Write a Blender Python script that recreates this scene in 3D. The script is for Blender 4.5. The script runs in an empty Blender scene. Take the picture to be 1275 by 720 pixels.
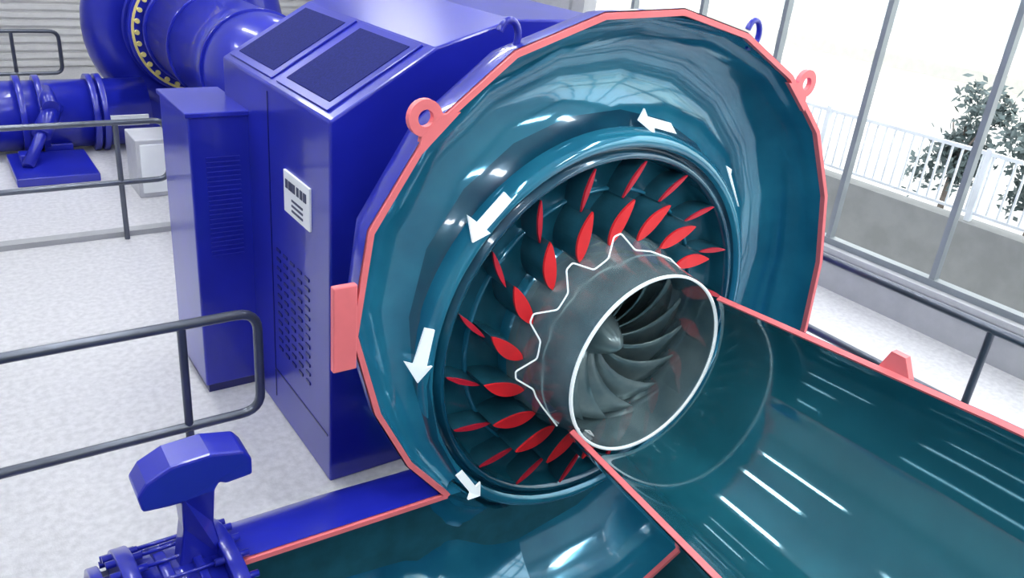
import bpy, math, random
from mathutils import Vector, Matrix
random.seed(4)
S=bpy.context.scene
S.view_settings.view_transform='Standard'
S.view_settings.look='None'
S.view_settings.exposure=0.45
COL=S.collection
pi=math.pi
def rad(a): return math.radians(a)

# ---------------- materials ----------------
def mat(name,col,rough=.4,metal=0,coat=0,noise=0,nscale=6,bump=0,bscale=40,emit=None,estr=0,col2=None,spec=None,alpha=1):
    m=bpy.data.materials.new(name); m.use_nodes=True
    nt=m.node_tree; b=nt.nodes['Principled BSDF']
    b.inputs['Base Color'].default_value=(*col,1)
    b.inputs['Roughness'].default_value=rough
    b.inputs['Metallic'].default_value=metal
    b.inputs['Coat Weight'].default_value=coat
    b.inputs['Coat Roughness'].default_value=.04
    b.inputs['Alpha'].default_value=alpha
    if spec is not None: b.inputs['Specular IOR Level'].default_value=spec
    tc=nt.nodes.new('ShaderNodeTexCoord')
    if col2 is None and noise>0: col2=tuple(c*(1-noise) for c in col)
    if col2 is not None:
        n=nt.nodes.new('ShaderNodeTexNoise'); n.inputs['Scale'].default_value=nscale; n.inputs['Detail'].default_value=6
        nt.links.new(tc.outputs['Object'],n.inputs['Vector'])
        r=nt.nodes.new('ShaderNodeValToRGB')
        r.color_ramp.elements[0].position=.35; r.color_ramp.elements[0].color=(*col2,1)
        r.color_ramp.elements[1].position=.65; r.color_ramp.elements[1].color=(*col,1)
        nt.links.new(n.outputs['Fac'],r.inputs['Fac']); nt.links.new(r.outputs['Color'],b.inputs['Base Color'])
    if bump>0:
        n2=nt.nodes.new('ShaderNodeTexNoise'); n2.inputs['Scale'].default_value=bscale
        nt.links.new(tc.outputs['Object'],n2.inputs['Vector'])
        bp=nt.nodes.new('ShaderNodeBump'); bp.inputs['Strength'].default_value=bump; bp.inputs['Distance'].default_value=.02
        nt.links.new(n2.outputs['Fac'],bp.inputs['Height']); nt.links.new(bp.outputs['Normal'],b.inputs['Normal'])
    if emit:
        b.inputs['Emission Color'].default_value=(*emit,1); b.inputs['Emission Strength'].default_value=estr
    return m
BLUE=mat('blue_paint',(.014,.022,.42),.28,0,.45,noise=.2,nscale=2)
BLUED=mat('dark_blue_panel',(.008,.012,.15),.35,0,.3,noise=.2)
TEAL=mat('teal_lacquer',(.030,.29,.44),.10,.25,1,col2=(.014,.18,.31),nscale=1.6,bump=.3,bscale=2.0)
TEALD=mat('shaded_teal_lacquer',(.008,.12,.20),.2,.2,.8,col2=(.004,.06,.12),nscale=3)  # darker copy of the teal, with shade put into the colour
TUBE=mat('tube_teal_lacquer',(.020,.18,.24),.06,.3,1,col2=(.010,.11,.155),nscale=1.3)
PINK=mat('section_cut_pink',(1,.22,.24),.45,noise=.08)
RED=mat('guide_vane_red',(.95,.025,.035),.35,noise=.12)
REDD=mat('stay_vane_red',(.62,.015,.04),.4,noise=.2)
WHITE=mat('white_paint',(.9,.93,.95),.4,noise=.04)
ARW=mat('white_added_glow',(.9,.97,1),.4,noise=.04,emit=(.85,.97,1),estr=.3)  # white paint with a slight glow added so arrows don't render grey
RING=mat('brushed_ring_metal',(.36,.48,.50),.2,.5,.6,col2=(.18,.30,.34),nscale=5,alpha=.72)
RUN=mat('runner_metal',(.32,.41,.42),.25,.5,.4,col2=(.15,.24,.26),nscale=4)
RAILM=mat('railing_steel',(.13,.145,.18),.3,.6,noise=.15)
FLOOR=mat('concrete_floor',(.66,.66,.68),.32,col2=(.54,.54,.56),nscale=22,bump=.06,bscale=90)
PITM=mat('pit_reflection_teal',(.025,.17,.23),.5,noise=.3)  # unseen pit, coloured teal so its reflection tints the inlet pipe
WALLM=mat('grey_wall_panel',(.40,.41,.43),.6,noise=.1)
CONC=mat('outdoor_concrete',(.25,.26,.26),.8,noise=.15,nscale=4)
FRAME=mat('window_frame_grey',(.25,.28,.30),.4,.3,noise=.1)
LEAF=mat('leaf_green',(.12,.17,.17),.6,noise=.4,nscale=12)
BARK=mat('bark',(.2,.17,.15),.8,noise=.4)
YEL=mat('brass_bolt',(.9,.78,.28),.3,.2,noise=.1)
SIGN=mat('sign_ink',(.05,.06,.12),.5,noise=.1)
LAMP=mat('lamp_tube',(1,1,1),.4,noise=.01,emit=(.97,.99,1),estr=24)
GREY=mat('cabinet_grey',(.55,.56,.6),.4,noise=.08)

# ---------------- mesh helpers ----------------
def empty(name,loc=(0,0,0)):
    o=bpy.data.objects.new(name,None); COL.objects.link(o); o.location=loc; o.empty_display_size=.1; return o
def mk(name,v,f,m,parent=None,smooth=False,bevel=0,angle=None):
    me=bpy.data.meshes.new(name); me.from_pydata([tuple(p) for p in v],[],f); me.validate(); me.update()
    if isinstance(m,(list,tuple)):
        for x in m: me.materials.append(x)
    else: me.materials.append(m)
    if smooth:
        for p in me.polygons: p.use_smooth=True
    o=bpy.data.objects.new(name,me); COL.objects.link(o)
    if parent: o.parent=parent
    if bevel:
        b=o.modifiers.new('bev','BEVEL'); b.width=bevel; b.segments=2; b.limit_method='ANGLE'
    return o
def boxvf(x0,x1,y0,y1,z0,z1,base=0):
    v=[(x0,y0,z0),(x1,y0,z0),(x1,y1,z0),(x0,y1,z0),(x0,y0,z1),(x1,y0,z1),(x1,y1,z1),(x0,y1,z1)]
    f=[(0,3,2,1),(4,5,6,7),(0,1,5,4),(1,2,6,5),(2,3,7,6),(3,0,4,7)]
    return v,[tuple(i+base for i in q) for q in f]
def box(name,x0,x1,y0,y1,z0,z1,m,parent=None,bevel=.006):
    v,f=boxvf(x0,x1,y0,y1,z0,z1); return mk(name,v,f,m,parent,bevel=bevel)
def boxes(name,lst,m,parent=None,bevel=0):
    V=[];F=[]
    for b in lst:
        v,f=boxvf(*b,base=len(V)); V+=v;F+=f
    return mk(name,V,F,m,parent,bevel=bevel)
def loft(name,rings,m,parent=None,closed=False,smooth=True,caps=False,wrap=False):
    n=len(rings[0]); V=[p for r in rings for p in r]; F=[]
    nr=len(rings)
    for i in range(nr if wrap else nr-1):
        i2=(i+1)%nr
        for j in range(n if closed else n-1):
            j2=(j+1)%n
            F.append((i*n+j,i*n+j2,i2*n+j2,i2*n+j))
    if caps:
        F.append(tuple(range(n))[::-1]); F.append(tuple((nr-1)*n+j for j in range(n)))
    return mk(name,V,F,m,parent,smooth=smooth)
def basis(d):
    d=Vector(d).normalized(); a=Vector((0,0,1)) if abs(d.z)<.9 else Vector((1,0,0))
    u=d.cross(a).normalized(); w=d.cross(u); return d,u,w
def cylvf(p0,p1,r0,r1=None,n=24,base=0):
    if r1 is None:r1=r0
    p0=Vector(p0);p1=Vector(p1);d,u,w=basis(p1-p0); V=[]
    for p,r in((p0,r0),(p1,r1)):
        for i in range(n):
            a=2*pi*i/n; V.append(p+u*r*math.cos(a)+w*r*math.sin(a))
    F=[(base+i,base+(i+1)%n,base+n+(i+1)%n,base+n+i) for i in range(n)]
    F.append(tuple(base+i for i in range(n))[::-1]);F.append(tuple(base+n+i for i in range(n)))
    return V,F
def cyls(name,lst,m,parent=None,n=24,bevel=0,smooth=False):
    V=[];F=[]
    for c in lst:
        v,f=cylvf(*c,n=n,base=len(V)); V+=v;F+=f
    o=mk(name,V,F,m,parent,bevel=bevel)
    for p in o.data.polygons:
        if len(p.vertices)==4: p.use_smooth=True
    return o
def pipe_curve(name,paths,r,m,parent=None,cyc=False):
    cu=bpy.data.curves.new(name,'CURVE'); cu.dimensions='3D'; cu.bevel_depth=r; cu.bevel_resolution=4; cu.use_fill_caps=True
    for pts in paths:
        sp=cu.splines.new('POLY'); sp.points.add(len(pts)-1)
        for i,p in enumerate(pts): sp.points[i].co=(*p,1)
        sp.use_cyclic_u=cyc
    cu.materials.append(m)
    o=bpy.data.objects.new(name,cu); COL.objects.link(o)
    if parent:o.parent=parent
    return o
def rounded(pts,r=.1,n=6):
    pts=[Vector(p) for p in pts]; out=[pts[0]]
    for i in range(1,len(pts)-1):
        a,b,c=pts[i-1],pts[i],pts[i+1]
        rr=min(r,(a-b).length*.45,(c-b).length*.45)
        p0=b+(a-b).normalized()*rr; p1=b+(c-b).normalized()*rr
        for k in range(n+1):
            t=k/n; out.append((1-t)**2*p0+2*t*(1-t)*b+t*t*p1)
    out.append(pts[-1]); return out

# ---------------- main turbine ----------------
CX,CY,CZ=2.9,2.9,.983
T=empty('hydro_turbine',(CX,CY,0))
def P(r,th,y):
    return Vector((r*math.cos(rad(th)), y, CZ+r*math.sin(rad(th))))
RT=[(-90,2.25),(-60,2.22),(-30,1.95),(0,1.81),(20,1.78),(35,1.78),(64,1.745),(91,1.757),(117,1.775),(141,1.75),(159,1.67),(181,1.435),(200,1.29),(214,1.215)]
def R(th):
    for (a,ra),(b,rb) in zip(RT,RT[1:]):
        if th<=b: return ra+(rb-ra)*max(0,(th-a))/(b-a)
    return RT[-1][1]
LIP=1.12
ST=[-90+16*i for i in range(20)]
def dep(r,th):
    Rr=R(th); w=(Rr-LIP)/1.906; rc=Rr-w
    q=(r-rc)/w
    return w*1.1*math.sqrt(max(0,1-q*q)) if q>-.906 else w*.46
inner=[];outer=[];rim=[]
for th in ST:
    Rr=R(th); w=(Rr-LIP)/1.906; rc=Rr-w
    inner.append([P(rc+w*math.cos(rad(f)),th,w*1.1*math.sin(rad(f))) for f in range(0,156,5)])
    outer.append([P(rc+(w+.03)*math.cos(rad(f)),th,.0+(w*1.1+.04)*math.sin(rad(f))) for f in range(0,136,9)])
    rim.append([P(Rr-.004,th,-.012),P(Rr+.024,th,-.012),P(Rr+.024,th,.022),P(Rr-.004,th,.022)])
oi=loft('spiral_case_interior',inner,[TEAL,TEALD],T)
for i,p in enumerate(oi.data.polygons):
    if i%31>=25: p.material_index=1  # faces near the lip take the darker teal as painted-in shade
loft('spiral_case_shell',outer,BLUE,T)
loft('section_rim',rim,PINK,T,closed=True,smooth=False,caps=True)
def lathe(name,prof,m,parent=None,n=96,a0=0,a1=360):
    full=(a1-a0)==360
    rings=[[P(r,a0+(a1-a0)*i/n,y) for r,y in prof] for i in range(n if full else n+1)]
    return loft(name,rings,m,parent,wrap=full)
lathe('stay_ring_lip',[(1.165,.20),(1.155,.12),(1.13,.09),(1.10,.085),(1.08,.11)],TEAL,T)
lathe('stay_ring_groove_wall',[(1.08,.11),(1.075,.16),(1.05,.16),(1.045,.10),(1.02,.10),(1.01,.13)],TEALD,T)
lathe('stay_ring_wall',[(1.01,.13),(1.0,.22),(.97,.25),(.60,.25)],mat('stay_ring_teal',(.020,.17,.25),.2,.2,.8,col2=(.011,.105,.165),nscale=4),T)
lathe('guide_ring',[(.60,.25),(.60,.18),(.56,.16)],TEAL,T)
lathe('stay_ring_step',[(.83,.25),(.825,.225),(.81,.225),(.805,.25)],TEAL,T)
def vane_prof(r,th,L,W,rel,kind):
    c=P(r,th,0); d=rad(th+rel); dx,dz=math.cos(d),math.sin(d); nx,nz=-dz,dx
    N=14; prof=[]
    for i in range(N+1):
        t=i/N; prof.append((t-.5,(math.sin(pi*t**kind))**.8*.5+.12*math.sin(pi*t)))
    for i in range(N-1,0,-1):
        t=i/N; prof.append((t-.5,-(math.sin(pi*t**kind))**.8*.5+.12*math.sin(pi*t)))
    return [(c.x+dx*L*u+nx*W*v,c.z+dz*L*u+nz*W*v) for u,v in prof]
VB=mat('vane_body_teal',(.022,.13,.19),.3,.3,.5,noise=.3)
def vaneset(name,r,L,W,rel,y0,y1,m,n,off,kind=.75):
    V=[];F=[];FI=[]
    for k in range(n):
        q2=vane_prof(r,off+k*360/n,L,W,rel,kind)
        for (ya,yb,mi) in((y0,y0+.014,0),(y0+.014,y1,1)):
            b=len(V); q=len(q2)
            V+=[Vector((x,ya,z)) for x,z in q2]+[Vector((x,yb,z)) for x,z in q2]
            for j in range(q): F.append((b+j,b+(j+1)%q,b+q+(j+1)%q,b+q+j)); FI.append(mi)
            F.append(tuple(b+j for j in range(q))); FI.append(mi)
    me=mk(name,V,F,[m,VB],T)
    for p,i in zip(me.data.polygons,FI): p.material_index=i
    return me
vaneset('guide_vanes',.695,.275,.078,-32,.04,.25,RED,18,92,.85)
vaneset('stay_vanes',.905,.23,.028,-30,.10,.25,REDD,18,85,1)
# runner
lathe('runner_hub',[(.5,.12),(.47,.34),(.36,.40),(.22,.28),(.13,.10),(.06,-.03),(.02,-.07),(.001,-.075)],RUN,T,n=64)
V=[];F=[]
for k in range(15):
    b=len(V); NS,NT=8,12
    for i in range(NS+1):
        for j in range(NT+1):
            s=i/NS;t=j/NT
            r=.10+.385*s-.02*t; th=k*360/15+80*t+45*s*t
            y=.33-.40*t*(.55+.45*s)
            V.append(P(r,th,y))
    for i in range(NS):
        for j in range(NT):
            a=b+i*(NT+1)+j; F.append((a,a+1,a+NT+2,a+NT+1))
o=mk('runner_blades',V,F,RUN,T,smooth=True); so=o.modifiers.new('s','SOLIDIFY'); so.thickness=.010
lathe('runner_band_outer',[(.605,.16),(.59,.06),(.555,-.02),(.54,-.12),(.525,-.285)],RING,T)
lathe('runner_band_inner',[(.505,-.285),(.495,-.1),(.49,.16)],RING,T)
lathe('runner_band_edge',[(.520,-.28),(.519,-.296),(.507,-.296),(.505,-.28)],ARW,T)
# white section outline of the runner band: long steps, one per second vane
pts=[P(.555,44,-.06),P(.557,60,-.06),P(.562,78,-.06)]
for k in range(4):
    a=90+k*28
    pts+= [P(.575,a,-.06),P(.67,a+7,-.02),P(.665,a+11,-.02),P(.585,a+18,-.06),P(.575,a+24,-.06)]
pts+=[P(.56,206,-.07),P(.555,225,-.08)]
pipe_curve('band_section_outline',[rounded(pts,.012,3)],.0045,ARW,T)
def wallpt(th,y): return P(.492,th,y)
tri=[[wallpt(222,-.12),wallpt(232,-.12),wallpt(227,-.20),wallpt(222,-.12)],[wallpt(240,-.15),wallpt(246,-.14),wallpt(243,-.20),wallpt(240,-.15)]]
pipe_curve('marker_triangles',tri,.004,WHITE,T)
def arrow(name,th,r,L=.26,drift=0,off=.03):
    w=.022; h=.055
    shape=[(-.5*L,-w),(0.18*L,-w),(.18*L,-h),(.5*L,0),(.18*L,h),(.18*L,w),(-.5*L,w)]
    V=[]
    for u,v in shape:
        rr=r+v+drift*u; t=th+math.degrees(u/r)
        V.append(P(rr,t,min(dep(rr,t),dep(rr-.05,t),dep(rr+.05,t))-off))
    n=len(V); V2=[p+Vector((0,.012,0)) for p in V]
    F=[(0,1,5,6),(1,2,3),(1,3,5),(5,3,4)]
    F+= [(i,(i+1)%n,n+(i+1)%n,n+i) for i in range(n)]
    mk(name,V+V2,F,ARW,T)
arrow('flow_arrow_1',78,1.20,.27,off=.03)
arrow('flow_arrow_2',37,1.25,.25,.2,.08)
arrow('flow_arrow_3',136,1.16,.28,.0,.07)
arrow('flow_arrow_4',173,1.17,.28,.1,.03)
arrow('flow_arrow_5',216,1.11,.24,.0,.05)
box('rim_tab',1.24-CX,1.35-CX,-.015,.02,1.21,1.62,PINK,T)
def lug(name,th,m,r0=1.76):
    c=P(r0+.07,th,0); N=24; V=[];F=[]
    ro,ri=.078,.036
    for y in(-.012,.018):
        for rr in(ro,ri):
            for i in range(N):
                a=2*pi*i/N; V.append(Vector((c.x+rr*math.cos(a),y,c.z+rr*math.sin(a))))
    for i in range(N):
        j=(i+1)%N
        F.append((i,j,N+j,N+i));F.append((2*N+i,3*N+i,3*N+j,2*N+j));F.append((i,2*N+i,2*N+j,j));F.append((N+i,N+j,3*N+j,3*N+i))
    mk(name,V,F,m,T)
    e=Vector((-math.sin(rad(th)),0,math.cos(rad(th))))
    a=P(r0+.028,th,0); b=P(r0-.03,th,0)
    q=[a-e*.062,a+e*.062,b+e*.13,b-e*.13]
    V=[p+Vector((0,-.013,0)) for p in q]+[p+Vector((0,.017,0)) for p in q]
    mk(name+'_foot',V,[(0,1,2,3),(7,6,5,4),(0,4,5,1),(1,5,6,2),(2,6,7,3),(3,7,4,0)],m,T)
lug('lifting_lug_1',133.5,PINK); lug('lifting_lug_2',49.5,PINK)
def hook(name,th):
    c=P(R(th)+.06,th,.05)
    pts=[c+Vector((.05*math.cos(a),0.02,.07*math.sin(a))) for a in [rad(-120+i*20) for i in range(15)]]
    pipe_curve(name,[pts],.016,BLUE,T)
hook('lifting_hook_1',117); hook('lifting_hook_2',66)
def pr(X):
    if X<1.92: top=.32-.03*(X-.8)/1.1
    else: top=CZ-math.sqrt(max(0,(LIP+.01)**2-(X-CX)**2)); 
    if 1.92<=X: top=min(top,.29)
    return top,-.93-.30*max(0,(X-.8)/2.1)
innr=[];outr=[];bar=[]
Xs=[.78+.1*i for i in range(22)]
Xs=[x for x in Xs if x<2.9]+[2.9]
w90=(R(-90)-LIP)/1.906; rc90=R(-90)-w90
for X in Xs:
    top,bot=pr(X); c=(top+bot)/2; h=(top-bot)/2; d=min(h,.66)
    t=min(1,max(0,(X-1.9)/1.0)); t=t*t*(3-2*t)
    row=[]
    for i in range(25):
        s=i/24; f=rad(180*s); g=rad(155*(1-s))
        a=Vector((X-CX,d*math.sin(f),c+h*math.cos(f)))
        b=Vector((X-CX,w90*1.1*math.sin(g),CZ-(rc90+w90*math.cos(g))))
        row.append(a.lerp(b,t))
    innr.append(row)
    outr.append([Vector((X-CX,(d+.04)*math.sin(rad(f)),c+(h+.03)*math.cos(rad(f)))) for f in range(0,181,9)])
    if X<1.95: bar.append([Vector((X-CX,-.014,top-.004)),Vector((X-CX,.022,top-.004)),Vector((X-CX,.022,top+.022)),Vector((X-CX,-.014,top+.022))])
loft('inlet_pipe_interior',innr,TEAL,T)
loft('inlet_pipe_shell',[q for q in outr if q[0].x<-.95],BLUE,T)
loft('inlet_section_rim',bar,PINK,T,closed=True,smooth=False,caps=True)
pc=-.305
def xc(x): return (x-CX,0,pc)
cyls('inlet_pipe',[(xc(-3.5),xc(.40),.60),(xc(.36),xc(.80),.645)],BLUE,T,n=64)
cyls('inlet_flanges',[(xc(.73),xc(.80),.71),(xc(.62),xc(.66),.67),(xc(.48),xc(.53),.67),(xc(.33),xc(.40),.71),(xc(.22),xc(.27),.66)],BLUE,T,n=64,bevel=.006)
bl=[]
for i in range(32):
    a=2*pi*i/32; yy=.68*math.cos(a); zz=pc+.68*math.sin(a)
    bl.append(((.69-CX,yy,zz),(.84-CX,yy,zz),.017)); bl.append(((.29-CX,yy,zz),(.44-CX,yy,zz),.017)); 
    bl.append(((.42-CX,yy,zz),(.71-CX,yy,zz),.009))
cyls('flange_bolts',bl,BLUE,T,n=8)
def rt(y):
    return .54+.11*min(1,max(0,(-.3-y)/1.5))+.02*max(0,(-1.8-y))
ti=[];to=[];e1=[];e2=[]
ys=[-.30-.12*i for i in range(34)]
A0,A1=209,395
for y in ys:
    r=rt(y)
    ti.append([P(r,A0+(A1-A0)*i/40,y) for i in range(41)])
    to.append([P(r+.03,A0+(A1-A0)*i/40,y) for i in range(41)])
    for e,a,s in((e1,A0,-1),(e2,A1,1)):
        e.append([P(r-.004,a+s*.7,y),P(r+.024,a+s*.7,y),P(r+.024,a-s*.8,y),P(r-.004,a-s*.8,y)])
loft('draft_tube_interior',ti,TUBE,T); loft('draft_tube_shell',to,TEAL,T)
loft('draft_tube_rim_1',e1,PINK,T,closed=True,smooth=False,caps=True)
loft('draft_tube_rim_2',e2,PINK,T,closed=True,smooth=False,caps=True)
c=P(.66,35,-1.3)
mk('draft_tube_lug',[c+Vector(v) for v in[(-.02,-.08,-.02),(-.02,.08,-.02),(-.02,.04,.08),(-.02,-.03,.08),(.02,-.08,-.02),(.02,.08,-.02),(.02,.04,.08),(.02,-.03,.08)]],[(0,1,2,3),(7,6,5,4),(0,4,5,1),(1,5,6,2),(2,6,7,3),(3,7,4,0)],PINK,T)
boxes('tube_supports',[(-.3,.3,-1.3,-1.15,-1.5,.36),(-.3,.3,-3.2,-3.05,-1.5,.3),(-.35,.35,.72,.85,-1.5,-.6)],BLUE,T,.01)
boxes('inlet_supports',[(-2.9,-2.6,-.3,.3,-1.5,-.8),(-4.6,-4.3,-.3,.3,-1.5,-.8)],BLUE,T,.01)

# ---------------- generator housing ----------------
G=empty('generator_housing',(2.9,4.5,0))
x0=1.54-2.9; y0=3.63-4.5; y1=5.30-4.5
prof=[(x0,0),(x0,2.12),(-.80,2.46),(-.35,2.60),(.35,2.60),(.80,2.46),(-x0,2.12),(-x0,0)]
V=[(x,y0,z) for x,z in prof]+[(x,y1,z) for x,z in prof]; n=len(prof)
F=[tuple(range(n)),tuple(range(2*n-1,n-1,-1))]+[(i,n+i,n+(i+1)%n,(i+1)%n) for i in range(n)]
mk('housing_body',V,F,BLUE,G,bevel=.012)
def slope(u,v,h=0):
    a=Vector((x0,0,2.12)); b=Vector((-.80,0,2.46)); d=b-a; nrm=Vector((-d.z,0,d.x)).normalized()
    return a+d*v+nrm*h+Vector((0,y0+(y1-y0)*u,0))
def spanel(name,u0,u1,v0,v1,m,h0,h1):
    q=[(u0,v0),(u1,v0),(u1,v1),(u0,v1)]
    V=[slope(u,v,h0) for u,v in q]+[slope(u,v,h1) for u,v in q]
    mk(name,V,[(3,2,1,0),(4,5,6,7),(0,1,5,4),(1,2,6,5),(2,3,7,6),(3,0,4,7)],m,G,bevel=.003)
HATCH=mat('hatch_mesh_blue',(.012,.018,.15),.7,noise=.3,nscale=80,spec=.1)
for i,(u0,u1) in enumerate([(.06,.48),(.53,.96)]):
    spanel(f'roof_hatch_frame_{i+1}',u0,u1,.06,.97,BLUE,0,.012)
    spanel(f'roof_hatch_{i+1}',u0+.035,u1-.035,.13,.90,HATCH,.01,.016)
bl=[]
for i in range(5):
    for k in range(12):
        yy=y0+.28+i*.11; zz=.50+k*.06
        bl.append((x0-.006,x0+.02,yy,yy+.06,zz,zz+.018))
boxes('side_vents',bl,BLUED,G)
boxes('side_panel_seams',[(x0-.004,x0+.01,y0+.86,y0+.872,.1,2.08),(x0-.004,x0+.01,y0+.03,y0+.86,.30,.312)],BLUED,G)
box('nameplate',x0-.012,x0+.01,3.87-4.5,4.24-4.5,1.47,1.71,WHITE,G,.002)
tx=[]
xx=3.90-4.5
for wv in(.04,.035,.03,.045,.04,.035):
    tx.append((x0-.015,x0-.008,xx+.01,xx+.01+wv,1.615,1.665)); xx+=.053
for q in range(3): tx.append((x0-.015,x0-.008,3.96-4.5,4.12-4.5,1.50+q*.03,1.512+q*.03))
boxes('nameplate_print',tx,SIGN,G)
sb0,sb1=1.19-2.9,1.56-2.9; sy0,sy1=4.85-4.5,5.5-4.5
box('terminal_box',sb0,sb1,sy0,sy1,.06,1.87,BLUE,G,.012)
box('terminal_box_lid',sb0-.015,sb1,sy0-.015,sy1+.01,1.86,1.89,BLUE,G,.006)
bl=[]
for k in range(22): bl.append((sb0+.09,sb1-.08,sy0-.007,sy0+.01,.98+k*.030,.990+k*.030))
boxes('terminal_louvres',bl,BLUE,G,.002)
boxes('terminal_base',[(sb0+.02,sb1,sy0+.02,sy1-.02,0,.08)],BLUED,G)
cyls('generator_shaft_cover',[((0,y1-.05,1.35),(0,y1+.7,1.35),.62)],BLUE,G,n=48)

# ---------------- hammer-shaped bracket ----------------
B=empty('pipe_support_bracket',(.66,3.05,0))
prof=[(-.225,.71),(-.24,.79),(-.20,.85),(-.10,.90),(.06,.91),(.20,.88),(.235,.83),(.235,.745),(.12,.735),(.09,.75),(.07,.72),(.065,.52),(.10,.30),(-.10,.30),(-.065,.52),(-.07,.70),(-.12,.70)]
n=len(prof); V=[(x,-.09,z) for x,z in prof]+[(x,.09,z) for x,z in prof]
V=[(x,(y*(.6 if (z<.7 and abs(x)<.11) else 1)),z) for x,y,z in V]
F=[tuple(range(n))[::-1],tuple(range(n,2*n))]+[(i,(i+1)%n,n+(i+1)%n,n+i) for i in range(n)]
mk('bracket_body',V,F,BLUE,B,bevel=.012)

# ---------------- railings ----------------
def post(x,y,top=1.1,b=0): return [(x,y,b),(x,y,top)]
g=empty('guard_railing',(0,0,0))
pipe_curve('rail_loop',[rounded([(-4,3.8,1.1),(1.21,3.8,1.1),(1.21,3.8,.50),(-4,3.8,.50)],.11)],.026,RAILM,g)
pipe_curve('rail_posts',[post(.83,3.8),post(-.9,3.8),post(-2.6,3.8)],.022,RAILM,g)
g=empty('guard_railing.001',(0,0,0))
pipe_curve('rail_loop',[rounded([(-4,7.8,1.1),(1.72,7.8,1.1),(1.72,7.8,.55),(-4,7.8,.55)],.11)],.026,RAILM,g)
pipe_curve('rail_posts',[post(1.3,7.8),post(-.3,7.8),post(-1.9,7.8)],.024,RAILM,g)
g=empty('guard_railing.002',(0,0,0))
pipe_curve('rail_loop',[rounded([(-4,12.75,1.1),(1.55,12.75,1.1),(1.55,12.75,.55),(-4,12.75,.55)],.11)],.026,RAILM,g)
pipe_curve('rail_posts',[post(1.0,12.75),post(-.5,12.75),post(-2,12.75)],.024,RAILM,g)
g=empty('guard_railing.003',(0,0,0))
pipe_curve('rail_bars',[[(5,-2,1.1),(5,8.4,1.1)],[(5,-2,.55),(5,8.4,.55)]],.028,RAILM,g)
pipe_curve('rail_posts',[post(5,1.86-1.6*2),post(5,.36),post(5,1.86),post(5,3.4),post(5,4.9),post(5,6.4),post(5,7.9)],.024,RAILM,g)

# ---------------- second unit ----------------
U=empty('hydro_turbine.001',(2.9,11.2,0))
cyls('draft_pipe',[((0,.0,1.35),(0,-4.9,1.35),.60)],BLUE,U,n=64)
cyls('flange',[((0,-.06,1.35),(0,.04,1.35),.78),((0,-.22,1.35),(0,-.15,1.35),.64)],BLUE,U,n=64,bevel=.01)
cyls('flange_gasket',[((0,-.075,1.35),(0,-.02,1.35),.745)],YEL,U,n=64)
cyls('flange_face',[((0,-.085,1.35),(0,-.02,1.35),.715)],BLUE,U,n=64)
cyls('pipe_bands',[((0,-1.2-k*1.3,1.35),(0,-1.27-k*1.3,1.35),.625) for k in range(3)],BLUE,U,n=64)
bl=[]
for i in range(32):
    a=2*pi*i/32; bl.append(((.69*math.cos(a),-.13,1.35+.69*math.sin(a)),(.69*math.cos(a),-.05,1.35+.69*math.sin(a)),.030))
cyls('flange_bolts',bl,YEL,U,n=8)
rings=[]
for i in range(40):
    a=2*pi*i/40; rr=.92; w=.36+.06*math.cos(a)
    rings.append([Vector(((rr+w*math.cos(b))*math.cos(a),.5+w*math.sin(b),1.35+(rr+w*math.cos(b))*math.sin(a))) for b in [2*pi*j/20 for j in range(20)]])
loft('spiral_case',rings,BLUE,U,closed=True,wrap=True)
cyls('head_cover',[((0,.1,1.35),(0,.95,1.35),.80)],BLUE,U,n=48)
boxes('pedestals',[(-.9,.9,.2,.9,0,.7),(-.5,.5,-3.9,-3.5,0,.85),(-.5,.5,-1.7,-1.3,0,.85)],BLUE,U,.02)
cyls('inlet_pipe',[((-5.5,-.2,.42),(-.7,-.2,.42),.40)],BLUE,U,n=48)
cyls('inlet_flanges',[((x,-.2,.42),(x+.07,-.2,.42),.46) for x in(-1.35,-1.25,-1.9,-2.1,-3.2,-3.1)],BLUE,U,n=48,bevel=.008)
boxes('inlet_base',[(-2.3,-1.5,-1.6,-.6,0,.09),(-2.2,-2.05,-1.1,-.9,0,.2),(-1.9,-1.6,-.55,.1,0,.15),(-3.6,-3.2,-.5,.1,0,.2)],BLUE,U,.01)
cyls('valve_actuator',[((-2.15,-1.2,.10),(-1.75,-.6,.62),.06),((-1.95,-.9,.36),(-1.75,-.6,.62),.10),((-1.8,-.75,.62),(-1.8,-.35,.72),.09)],BLUE,U,n=20)
boxes('label_plate',[(-1.2,-.75,-.63,-.60,.35,.47)],WHITE,U)
g=empty('control_cabinet',(1.85,9.15,0))
box('cabinet_body',-.2,.25,-.25,.25,0,.62,GREY,g,.01)
boxes('cabinet_door',[(-.16,.21,-.262,-.24,.05,.57)],WHITE,g,.004)

# ---------------- room ----------------
boxes('floor',[(-7,7,3.5,16,-.2,0),(4.55,7,-5,3.5,-.2,0),(-7,-4.2,-5,3.5,-.2,0)],FLOOR)
boxes('pit_floor',[(-4.2,4.55,-5,3.6,-1.7,-1.5)],PITM)
boxes('pit_walls',[(-4.2,4.55,3.5,3.6,-1.5,-.2),(4.55,4.65,-5,3.5,-1.5,-.2),(-4.3,-4.2,-5,3.5,-1.5,-.2)],PITM)
boxes('trim_1',[(-7,1.75,7.86,7.98,0,.05)],WALLM)
boxes('ceiling',[(-7.2,7.2,-5.2,16.2,6.5,6.7)],mat('ceiling_paint',(.75,.76,.78),.7,noise=.05))
boxes('wall_left',[(-7.2,-7,-5,16,-.2,6.5)],WALLM)
boxes('wall_front',[(-7.2,7.2,-5.2,-5,-1.5,6.5)],WALLM)
bl=[(-7.2,7.2,16,16.2,-.2,6.5)]
for k in range(50): bl.append((-6.9,6.9,15.96,16.01,.03+k*.13,.11+k*.13))
boxes('wall_back',bl,mat('ribbed_wall',(.72,.72,.72),.5,noise=.08),None,.0)
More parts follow.
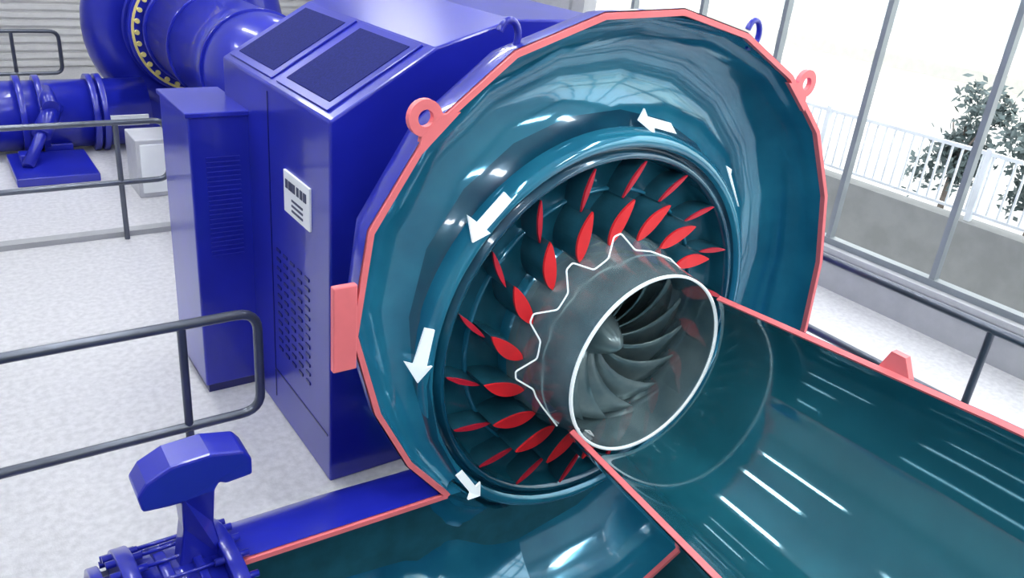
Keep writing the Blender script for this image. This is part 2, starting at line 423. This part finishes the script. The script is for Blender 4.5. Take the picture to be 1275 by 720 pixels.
WE=8.45
bl=[(7,7.2,-5,WE,-.2,.38),(7,7.2,WE,16,-.2,6.5),(7,7.2,-5,WE,6.0,6.5),(6.94,7.24,-5,WE,.38,.43)]
for k in range(9): bl.append((6.96,7.01,WE+.25+k*.8,WE+.30+k*.8,0,6.5))
boxes('wall_right',bl,WALLM)
wy=[4.33-1.09*k for k in range(-3,9)]
W=empty('window_1',(7.08,0,0))
bl=[(-.04,.04,y-.025,y+.025,.43,6) for y in wy]+[(-.05,.05,-4.8,WE,.43,.49),(-.05,.05,-4.8,WE,5.94,6.0),(-.04,.04,-4.8,WE,3.05,3.12)]
boxes('window_frame',bl,FRAME,W)
k=0
for X in(-2.2,1.1,4.6):
    for Y in(-2.5,1.0,4.5,8.0,11.5):
        nm='fluorescent_lamp' if k==0 else f'fluorescent_lamp.{k:03d}'; k+=1
        L=empty(nm,(X,Y,6.0))
        boxes('lamp_body',[(-.18,.18,-1.2,1.2,.04,.12),(-.01,.01,-.9,-.88,.12,.49),(-.01,.01,.88,.9,.12,.49)],WHITE,L)
        boxes('lamp_tube',[(-.14,.14,-1.15,1.15,0,.04)],LAMP,L)

# ---------------- outdoors ----------------
boxes('ground',[(7.2,40,-20,40,-.5,-.3)],mat('outdoor_paving',(.65,.65,.64),.8,noise=.1))
FN=empty('parapet_fence',(9.12,0,0))
boxes('parapet',[(-.12,.13,-10,25,-.3,.50)],CONC,FN)
bl=[(-.02,.02,-8,20,1.23,1.27),(-.02,.02,-8,20,.58,.61)]
y=-8
while y<20:
    bl.append((-.01,.01,y,y+.02,.61,1.25)); y+=.115
for q in range(-8,20,2): bl.append((-.03,.03,q,q+.06,.50,1.3))
boxes('fence_bars',bl,mat('fence_white',(.75,.80,.84),.5,noise=.05),FN)
def tree(name,x,y,h,r,n=1500):
    t=empty(name,(x,y,-.3))
    cyls('trunk',[((0,0,0),(0,0,h*.8),.05,.02),((0,0,h*.45),(.3,.35,h*.8),.02,.01),((0,0,h*.5),(-.25,-.3,h*.8),.02,.01)],BARK,t,n=10)
    V=[];F=[]
    cl=[(random.gauss(0,r*.5),random.gauss(0,r*.5),h*random.uniform(.35,1.05)) for _ in range(16)]
    for i in range(n):
        c=random.choice(cl); p=Vector(c)+Vector([random.gauss(0,r*.26) for _ in range(3)])
        a=Vector([random.uniform(-1,1) for _ in range(3)]).normalized(); b=a.orthogonal().normalized(); s=random.uniform(.04,.08)
        q=len(V); V+=[p-a*s,p+b*s*.5,p+a*s,p-b*s*.5]; F.append((q,q+1,q+2,q+3))
    mk('foliage',V,F,LEAF,t)
tree('tree',11.2,5.35,1.75,.42); tree('tree.001',11.5,4.3,1.6,.5)
BLD=empty('office_building',(20,0,-.3))
boxes('facade',[(0,6,-25,35,0,9)],mat('cream_render',(.86,.85,.76),.7,noise=.04),BLD)
boxes('facade_ledges',[(-.3,0,-25,35,.80,1.10),(-.3,0,-25,35,5.6,5.9)],mat('ledge_grey',(.35,.35,.32),.7,noise=.1),BLD)
boxes('facade_windows',[(-.05,0,-24+3*i,-22.4+3*i,1.6,3.2) for i in range(19)],mat('facade_glass',(.5,.58,.58),.2,noise=.1),BLD)

# ---------------- light ----------------
w=bpy.data.worlds.new('World'); S.world=w; w.use_nodes=True
bg=w.node_tree.nodes['Background']; bg.inputs[0].default_value=(.92,.96,1,1); bg.inputs[1].default_value=2.6
sd=bpy.data.lights.new('sun','SUN'); sd.energy=2.0; sd.angle=.02
so=bpy.data.objects.new('sun',sd); COL.objects.link(so); so.rotation_euler=Vector((.75,.15,-.62)).to_track_quat('-Z','Y').to_euler()

# ---------------- camera ----------------
az,p,ro=rad(36.8),rad(24.6),rad(5.8)
Fw=Vector((math.sin(az)*math.cos(p),math.cos(az)*math.cos(p),-math.sin(p)))
R0=Vector((math.cos(az),-math.sin(az),0)); U0=R0.cross(Fw)
Rr=R0*math.cos(ro)+U0*math.sin(ro); Uu=U0*math.cos(ro)-R0*math.sin(ro)
M=Matrix((Rr,Uu,-Fw)).transposed().to_4x4(); M.translation=Vector((0,0,3.1))
cd=bpy.data.cameras.new('camera'); cam=bpy.data.objects.new('camera',cd); COL.objects.link(cam)
cam.matrix_world=M; cd.sensor_width=36; cd.lens=28.8; cd.clip_start=.02; cd.clip_end=200
S.camera=cam
